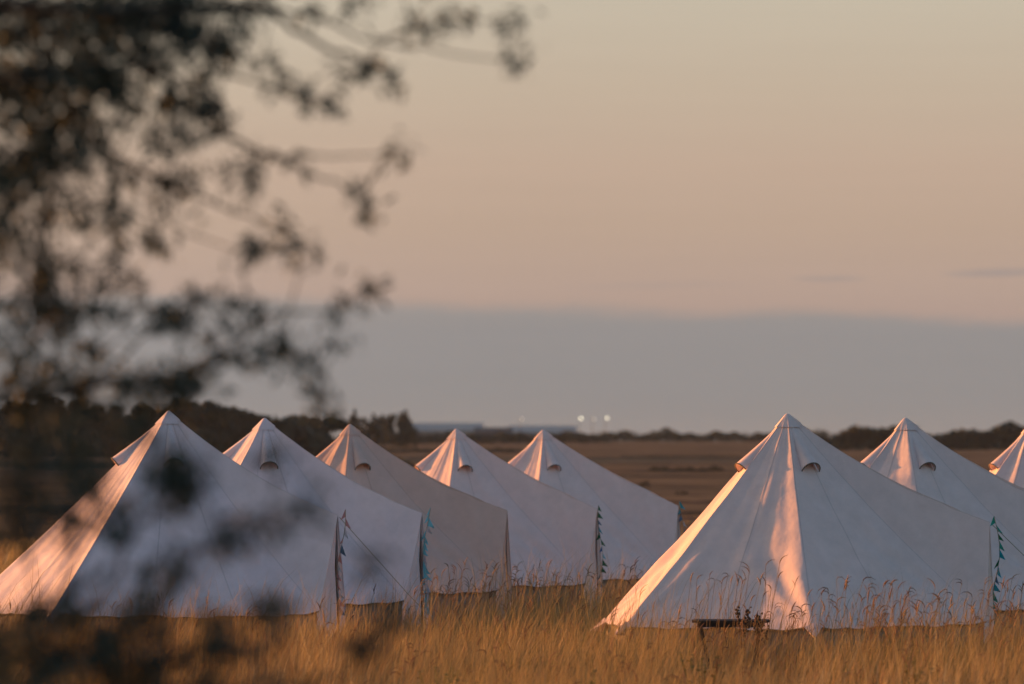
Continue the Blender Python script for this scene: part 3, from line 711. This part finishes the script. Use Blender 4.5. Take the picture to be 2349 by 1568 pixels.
for i, (px, d, w, hh) in enumerate(((1478, 340, 34, 16), (1562, 300, 36, 14), (1640, 270, 40, 10), (1225, 520, 30, 9), (1130, 560, 26, 8))):
    lab = ['dark bush in the far field nearest the slope of the farthest left tent', 'low dark bush in the far field halfway between the tent rows', 'low bush in the field just left of the right front tent',
           'tiny bush in the field above the slope of the farthest tent', 'tiny bush in the field between the fourth and fifth tent peaks'][i]
    H_ = hh / F * d; o = empty('bush', base(px, d)); tag(o, lab, 'bush')
    Q, f, tnn = crown_mesh('crown', 300 + i, w / F * d / 2, H_ / 2, 10, 500, H_ * .09, H_ / 2); np_mesh('foliage', Q, [f], M['far_leaf'], o, tint=tnn)
    mb = MB(); mb.tube([(0, 0, -.1), (0, 0, H_ * .5)], H_ * .04, 5); mb.build('stem', M['bark'], o)

M['pale_roof'] = mat('pale_sheet_roof', (.42, .36, .33), .8, (.3, (.36, .31, .29)))
M['shed_wall'] = mat('shed_wall', (.28, .25, .24), .8, (.4, (.22, .20, .19))); M['dark_roof'] = mat('dark_roof', (.06, .05, .05), .8); M['shed_dark'] = mat('shed_dark', (.05, .045, .05), .8)
def shed(x0, x1, pt, d, label, roofm, wallm):
    X0, X1 = fx(x0, d), fx(x1, d); w = X1 - X0; z0 = float(gz((X0 + X1) / 2, d)) - .3; H_ = P(0, pt, d)[2] - z0; dp = 14
    root = empty('shed', ((X0 + X1) / 2, d, z0)); tag(root, label, 'shed', 'long low sheds on the horizon')
    mb = MB(); hw = w / 2; eh = H_ * .62
    mb.add([(-hw, -dp / 2, 0), (hw, -dp / 2, 0), (hw, dp / 2, 0), (-hw, dp / 2, 0), (-hw, -dp / 2, eh), (hw, -dp / 2, eh), (hw, dp / 2, eh), (-hw, dp / 2, eh), (-hw, 0, H_ - .1), (hw, 0, H_ - .1)],
           [(0, 1, 5, 4), (2, 3, 7, 6), (1, 2, 6, 9, 5), (3, 0, 4, 8, 7)]); mb.build('wall', wallm, root)
    mb = MB(); e = .5
    mb.add([(-hw - e, -dp / 2 - e, eh - .25), (hw + e, -dp / 2 - e, eh - .25), (hw + e, 0, H_), (-hw - e, 0, H_), (-hw - e, dp / 2 + e, eh - .25), (hw + e, dp / 2 + e, eh - .25)], [(0, 1, 2, 3), (3, 2, 5, 4)]); mb.build('roof', roofm, root)
    for k in range(4):
        mb = MB(); mb.box((-hw + w * (k + .5) / 4, -dp / 2 - .05, eh * .42), (w * .09, .12, eh * .7)); mb.build('door', M['shed_dark'], root)
shed(942, 1105, 970, 1500, 'pale bluish shed at the left of the distant group, nearest the tree cluster', M['pale_roof'], M['shed_wall'])
shed(1092, 1172, 980, 1440, 'dark brown shed in the middle of the distant group', M['dark_roof'], M['shed_dark'])
shed(1170, 1318, 976, 1500, 'pale shed at the right of the distant group, below the two lamps', M['pale_roof'], M['shed_wall'])

# lit street lamps beyond the sheds
def lamp(px, py, d, power, label):
    x, y, z = P(px, py, d); g = float(gz(x, d)); root = empty('street_lamp', (x, y, g)); tag(root, label, 'street lamp', 'lit lamps on the horizon'); h = z - g
    mb = MB(); mb.tube([(0, 0, -.3), (0, 0, h * .5), (0, 0, h + .1)], [.09, .07, .05], 8); mb.tube([(0, 0, h + .1), (.3, -.3, h + .22), (.5, -.6, h + .2)], .04, 6); mb.build('pole', M['darkwood'], root)
    mm = bpy.data.materials.new('lamp_glow'); mm.use_nodes = True; bb = mm.node_tree.nodes['Principled BSDF']; bb.inputs['Base Color'].default_value = (.8, .8, .7, 1)
    bb.inputs['Emission Color'].default_value = (1, .93, .66, 1); bb.inputs['Emission Strength'].default_value = power
    v = []; f = []; r_ = .22
    for e_ in range(7):
        pr = r_ * math.sin(math.pi * (e_ + .2) / 6.4); pz = r_ * .8 * math.cos(math.pi * (e_ + .2) / 6.4)
        for w in range(10): v.append((.5 + pr * math.cos(w * .628), -.6 + pr * math.sin(w * .628), h + .05 + pz))
    for e_ in range(6):
        for w in range(10): f.append((e_ * 10 + w, e_ * 10 + (w + 1) % 10, e_ * 10 + 10 + (w + 1) % 10, e_ * 10 + 10 + w))
    mb = MB(); mb.add(v, f); mb.build('lamp_head', mm, root, True)
lamp(1328, 960, 1400, 2.6, 'brighter glowing lamp, left of the pair above the horizon'); lamp(1388, 959, 1400, 2.0, 'glowing lamp, right of the pair above the horizon'); lamp(1358, 961, 1400, .35, 'very faint lamp between the two bright ones')
lamp(1193, 961, 1480, .3, 'faint lamp above the sheds, left of the bright pair')

# ---------------------------------------------------------------- the near tree and sapling that frame the left side
def leaves(centres, per, size, seed, ratio=.36):
    rg = np.random.default_rng(seed); Vs = []; tn = []
    c = np.array(centres); m = len(c); u_ = rg.normal(size=(m, 3)); u_[:, 2] -= .8; u_ /= np.linalg.norm(u_, axis=1)[:, None]
    w_ = np.cross(u_, rg.normal(size=(m, 3))); w_ /= np.linalg.norm(w_, axis=1)[:, None]; nn = np.cross(u_, w_)
    s_ = (size * (.6 + .8 * rg.random(m)))[:, None]; w_ *= s_ * ratio / 2 * 1.0; u_ *= s_; nn *= s_ * .06
    V = np.stack([c, c + u_ * .3 + w_ * .85 + nn, c + u_ * .65 + w_ * .8 + nn, c + u_, c + u_ * .65 - w_ * .8 + nn, c + u_ * .3 - w_ * .85 + nn], 1).reshape(-1, 3)
    b_ = np.arange(m)[:, None] * 6
    return V, [np.concatenate([b_ + np.array([[0, 1, 2, 3]]), b_ + np.array([[0, 3, 4, 5]])])], np.repeat(np.clip(rg.random(m) + .1 * rg.normal(size=m), 0, 1), 6)

def framed_tree(name, label, cat, base_loc, trunk_pts, trunk_r, limbs, clumps, d0, ddep, leafsize, seed, dmul=1.0, sun_block_leaves=False):
    rg = random.Random(seed); root = empty(name, base_loc); tag(root, label, cat); o0 = Vector(base_loc)
    tw = MB(); tw.tube([Vector(p) - o0 for p in trunk_pts], trunk_r, 10)
    nodes = []
    for lm in limbs:                       # limbs follow the layout seen, each at its own depth
        dd = d0 + rg.uniform(-.4, .4); pts = []
        for i, e in enumerate(lm['p']):
            pts.append(Vector(e) if len(e) == 3 else Vector(P(e[0], e[1], dd + .25 * math.sin(i * 1.7))))
        sm = []
        for i in range(len(pts) - 1):
            p0, p1, p2, p3 = pts[max(i - 1, 0)], pts[i], pts[i + 1], pts[min(i + 2, len(pts) - 1)]
            for k in range(5):
                t_ = k / 5; sm.append(.5 * ((2 * p1) + (p2 - p0) * t_ + (2 * p0 - 5 * p1 + 4 * p2 - p3) * t_ ** 2 + (3 * p1 - p0 - 3 * p2 + p3) * t_ ** 3))
        sm.append(pts[-1]); sm = [p + Vector((rg.gauss(0, .006), rg.gauss(0, .006), rg.gauss(0, .006))) for p in sm]
        r0 = lm.get('r', .02); rr = [r0 + (.003 - r0) * (i / (len(sm) - 1)) ** .8 for i in range(len(sm))]
        tw.tube([p - o0 for p in sm], rr, 6); nodes += sm
    lc = []
    for (cx, cy, rx, ry, dens) in clumps:
        dd = d0 + rg.uniform(-ddep, ddep); c = Vector(P(cx, cy, dd)); k = d0 / F
        nst = min(nodes, key=lambda q_: (q_ - c).length)
        if (nst - c).length > .05: tw.tube([nst - o0, (nst + c) / 2 + Vector((0, 0, .03)) - o0, c - o0], [.004, .003, .002], 5)
        nsub = max(4, int(dens * rx * ry / 400 * dmul)); rx *= 1.22; ry *= 1.22
        for j in range(nsub):
            a = rg.uniform(0, 6.28); q_ = math.sqrt(rg.random())
            e = c + Vector((rx * k * q_ * math.cos(a), rg.uniform(-1, 1) * .16, ry * k * q_ * math.sin(a)))
            s0 = c.lerp(e, rg.uniform(0, .4)); tw.tube([s0 - o0, e - o0], [.0022, .0012], 4)
            nl = rg.randint(6, 11)
            for i in range(nl):
                p = s0.lerp(e, rg.uniform(.2, 1.0)) + Vector((rg.gauss(0, .022), rg.gauss(0, .03), rg.gauss(0, .024))); lc.append(tuple(p - o0))
    if sun_block_leaves:                         # added unseen leaf mass, shaped to keep low sun off boughs and sapling
        for _ in range(620):
            e = Vector((rg.gauss(0, 1), rg.gauss(0, 1), rg.gauss(0, 1))).normalized() * rg.uniform(.35, 1)
            c = Vector((-4.7 + 2.3 * e.x, 17.8 + 5.4 * e.y, 3.1 + 2.6 * e.z))
            if c.x > -.092 * c.y - .25: continue
            hub = tk[3] if c.z > 3 else tk[2]; tw.tube([hub.lerp(c, .5) - o0, c - o0], [.008, .003], 4)
            for i in range(60): lc.append(tuple(c + Vector((rg.gauss(0, .2), rg.gauss(0, .2), rg.gauss(0, .2))) - o0))
    tw.build('trunk', M['bark'], root, True)
    V, Fq, tn = leaves(lc, 1, leafsize, seed); np_mesh('crown', V, Fq, M['leaf'], root, tint=tn)
    print(name, len(lc), 'leaves')
    return root
D1 = 19.5
tb = Vector((-4.0, 20.6, 0)); tk = [tb, tb + Vector((.05, 0, 1.2)), tb + Vector((.2, -.1, 2.6)), tb + Vector((.15, -.2, 4.2)), tb + Vector((.3, -.2, 6.0))]
cl = [(60, 60, 120, 90, 1.2), (200, 40, 130, 70, 1.2), (330, 60, 120, 70, 1.1), (440, 60, 80, 50, 1), (500, 115, 40, 30, 1), (30, 190, 80, 90, 1.1), (160, 170, 80, 70, 1), (265, 200, 80, 60, 1.1), (390, 235, 60, 45, 1.5), (410, 120, 70, 50, .9),
      (330, 150, 55, 40, .7), (480, 215, 50, 60, .8), (505, 290, 40, 50, .7), (95, 330, 80, 80, .9), (200, 300, 60, 60, .9), (15, 330, 50, 90, 1), (345, 310, 60, 40, .5), (20, 450, 40, 80, .9), (100, 480, 50, 60, .45), (180, 480, 55, 45, .8),
      (245, 450, 50, 45, .8), (305, 415, 45, 35, .7), (20, 590, 55, 70, .9), (90, 600, 45, 45, .8), (268, 560, 14, 90, .9), (310, 640, 30, 30, .6), (400, 500, 40, 50, .5), (520, 410, 50, 40, .6), (580, 430, 30, 45, .7), (590, 375, 20, 40, .4),
      (565, 560, 30, 28, .6), (370, 560, 30, 40, .5), (715, 565, 38, 32, 1.0), (650, 560, 30, 24, .4), (640, 520, 24, 20, .4), (835, 440, 32, 24, 1.2), (845, 478, 26, 20, .7), (920, 345, 26, 36, .6), (740, 235, 48, 22, 1.2), (700, 205, 36, 20, .8), (800, 180, 34, 34, .9), (845, 135, 30, 26, .7),
      (905, 180, 34, 18, .5), (960, 62, 46, 24, .4), (1015, 55, 44, 24, .5), (1060, 30, 24, 20, .4), (1180, 40, 36, 26, .8), (1185, 142, 36, 30, .8), (590, 0, 36, 20, .7), (830, 0, 44, 20, .6), (720, 18, 24, 18, .3), (600, 130, 24, 30, .3), (650, 185, 40, 24, .3), (685, 375, 18, 14, .4),
      (450, 310, 40, 30, .7), (430, 400, 40, 40, .4), (60, 400, 60, 60, .6), (140, 400, 50, 40, .6), (-150, 100, 140, 120, .8), (-160, 400, 120, 150, .8), (-150, 700, 120, 120, .8), (300, -80, 220, 70, .7), (650, -70, 200, 50, .4), (900, -60, 200, 40, .4)]
cl += [(50, 700, 60, 40, 1), (130, 725, 60, 40, .9), (220, 705, 38, 36, 1.2), (30, 800, 45, 60, .9), (130, 830, 55, 45, .9), (60, 885, 80, 40, 1.1), (180, 890, 80, 40, 1.1), (290, 870, 70, 40, 1.1), (390, 855, 60, 36, 1.1), (450, 850, 40, 40, 1),
       (370, 745, 50, 20, .6), (400, 720, 30, 30, .5), (450, 690, 16, 32, .8), (520, 695, 20, 40, .7), (590, 715, 50, 40, .9), (640, 790, 80, 30, 1.1), (560, 820, 80, 30, 1.1), (700, 830, 50, 36, .9), (735, 900, 34, 50, 1), (770, 790, 40, 46, .6), (785, 710, 26, 26, .7),
       (845, 665, 22, 18, .6), (420, 905, 110, 22, 1.1), (230, 935, 150, 22, 1.1), (560, 770, 50, 28, .6), (740, 950, 36, 24, .9), (60, 950, 90, 24, 1.0), (600, 560, 20, 20, .3)]
frg = random.Random(5)
while len(cl) < 235:
    x_ = frg.uniform(-80, 600); y_ = frg.uniform(-60, 700)
    lim_ = 1.15 - (x_ / 620) ** 2 * .8 - max(0, (y_ - 80) / 600) * 1.05 * (.35 + x_ / 500)
    if frg.random() < lim_: cl.append((x_, y_, frg.uniform(26, 60), frg.uniform(24, 52), frg.uniform(.5, 1.0)))
for _ in range(26): cl.append((frg.uniform(-60, 520), frg.uniform(700, 935), frg.uniform(28, 56), frg.uniform(20, 36), frg.uniform(.6, 1.1)))
lim = [dict(p=[tuple(tk[2]), (-420, 420), (-150, 240), (100, 170), (330, 150), (520, 240)], r=.035),
       dict(p=[tuple(tk[3]), (-300, -60), (50, 20), (330, 20), (560, 10), (700, 80), (850, 150), (905, 180)], r=.03),
       dict(p=[(560, 10), (700, 30), (860, 90), (1000, 110), (1185, 142)], r=.008), dict(p=[(860, 90), (960, 62), (1060, 50), (1180, 40)], r=.006),
       dict(p=[(330, 150), (480, 280), (600, 350), (700, 390), (800, 430), (838, 442)], r=.010), dict(p=[(600, 350), (760, 360), (920, 345)], r=.006),
       dict(p=[(100, 170), (230, 330), (380, 420), (520, 480), (640, 530), (715, 560)], r=.010), dict(p=[(100, 170), (130, 400), (100, 560), (90, 640)], r=.009), dict(p=[(230, 330), (265, 440), (268, 640)], r=.005),
       dict(p=[(480, 160), (620, 200), (740, 235), (850, 130)], r=.007), dict(p=[(380, 420), (400, 520), (560, 570)], r=.005),
       dict(p=[tuple(tk[1] + Vector((0, 0, .8))), (-300, 960), (0, 915), (200, 890), (430, 850), (620, 800), (740, 860), (735, 950)], r=.028),
       dict(p=[(430, 850), (560, 770), (640, 720), (780, 710), (845, 665)], r=.008), dict(p=[(0, 915), (60, 800), (130, 720), (220, 700)], r=.010), dict(p=[(200, 890), (330, 780), (450, 690)], r=.007)]
framed_tree('foreground_tree', 'dark out of focus broadleaf tree whose boughs hang across the upper left', 'tree', tuple(tb), tk, [.17, .15, .12, .09, .05], lim, cl, D1, .5, .042, 21, 1.35, sun_block_leaves=True)  # unseen sun-blocking leaves are added to this crown
D2 = 15.0
sb = Vector((-1.75, 15.2, 0)); sk = [sb, sb + Vector((.05, 0, .9)), sb + Vector((.12, 0, 1.7)), Vector(P(250, 1300, 15.1))]
cl2 = [(40, 1200, 60, 50, .9), (130, 1185, 50, 40, .8), (60, 1090, 80, 40, .9), (180, 1060, 60, 30, .6), (410, 1110, 62, 74, 1.5), (385, 1045, 44, 36, .9), (550, 1225, 60, 24, 1.3), (610, 1200, 30, 28, 1.3), (500, 1250, 30, 20, .8), (285, 1185, 40, 44, .9), (380, 1300, 56, 34, 1.0), (330, 1330, 30, 24, .7), (650, 1375, 32, 24, .9), (600, 1395, 30, 20, .6),
       (848, 1275, 18, 36, 1.0), (895, 1415, 44, 18, 1.1), (850, 1485, 44, 34, 1.3), (330, 1390, 40, 24, .6), (150, 1390, 60, 26, .8), (50, 1405, 44, 24, .7), (100, 1505, 100, 36, 1.2), (250, 1480, 80, 36, 1.0), (400, 1515, 70, 36, 1.0), (525, 1500, 40, 34, 1.0), (60, 1570, 90, 30, 1.2),
       (500, 1440, 40, 20, .6), (240, 1560, 120, 30, 1.0), (450, 1580, 120, 26, 1.0), (60, 1130, 60, 60, .5), (60, 1010, 70, 40, .5), (190, 1120, 40, 40, .3), (-140, 1200, 120, 200, .6), (620, 1560, 40, 24, .5), (700, 1600, 60, 30, .5), (280, 1640, 300, 40, .8)]
frg = random.Random(9)
for _ in range(32): cl2.append((frg.uniform(-60, 640), frg.uniform(1400, 1600), frg.uniform(22, 50), frg.uniform(16, 34), frg.uniform(.35, .9)))
for _ in range(10): cl2.append((frg.uniform(-60, 330), frg.uniform(960, 1330), frg.uniform(30, 60), frg.uniform(24, 50), frg.uniform(.1, .3)))
for _ in range(4): cl2.append((frg.uniform(280, 700), frg.uniform(1000, 1400), frg.uniform(18, 40), frg.uniform(14, 30), frg.uniform(.3, .7)))
lm2 = [dict(p=[tuple(sk[2]), (200, 1400), (300, 1230), (400, 1120), (385, 1040)], r=.012), dict(p=[tuple(sk[2]), (330, 1400), (430, 1290), (550, 1225), (620, 1200)], r=.010), dict(p=[tuple(sk[1]), (420, 1600), (520, 1480), (650, 1375)], r=.010),
       dict(p=[tuple(sk[1]), (600, 1640), (780, 1540), (850, 1480), (900, 1410), (848, 1260)], r=.009), dict(p=[tuple(sk[2]), (60, 1480), (60, 1250), (60, 1010)], r=.009), dict(p=[tuple(sk[1]), (200, 1600), (120, 1500), (150, 1390)], r=.009)]
framed_tree('foreground_sapling', 'dark blurred leafy sapling close to the camera in front of the leftmost tent', 'sapling', tuple(sb), sk, [.03, .026, .02, .01], lm2, cl2, D2, .4, .042, 22, 1.6)
# ---------------------------------------------------------------- evening haze over the fields
hm = bpy.data.materials.new('haze_air'); hm.use_nodes = True; t = hm.node_tree; t.nodes.remove(t.nodes['Principled BSDF'])
pv = t.nodes.new('ShaderNodeVolumePrincipled'); pv.inputs['Color'].default_value = (.66, .76, .96, 1); pv.inputs['Density'].default_value = .00005; pv.inputs['Anisotropy'].default_value = 0
t.links.new(pv.outputs[0], t.nodes['Material Output'].inputs['Volume'])
mb = MB(); mb.box((0, 2450, 14), (4400, 5200, 36)); hzo = mb.build('haze', hm); hzo['kind'] = 'stuff'; hzo['label'] = 'thin evening haze over the fields'
print('done', len(bpy.data.objects))
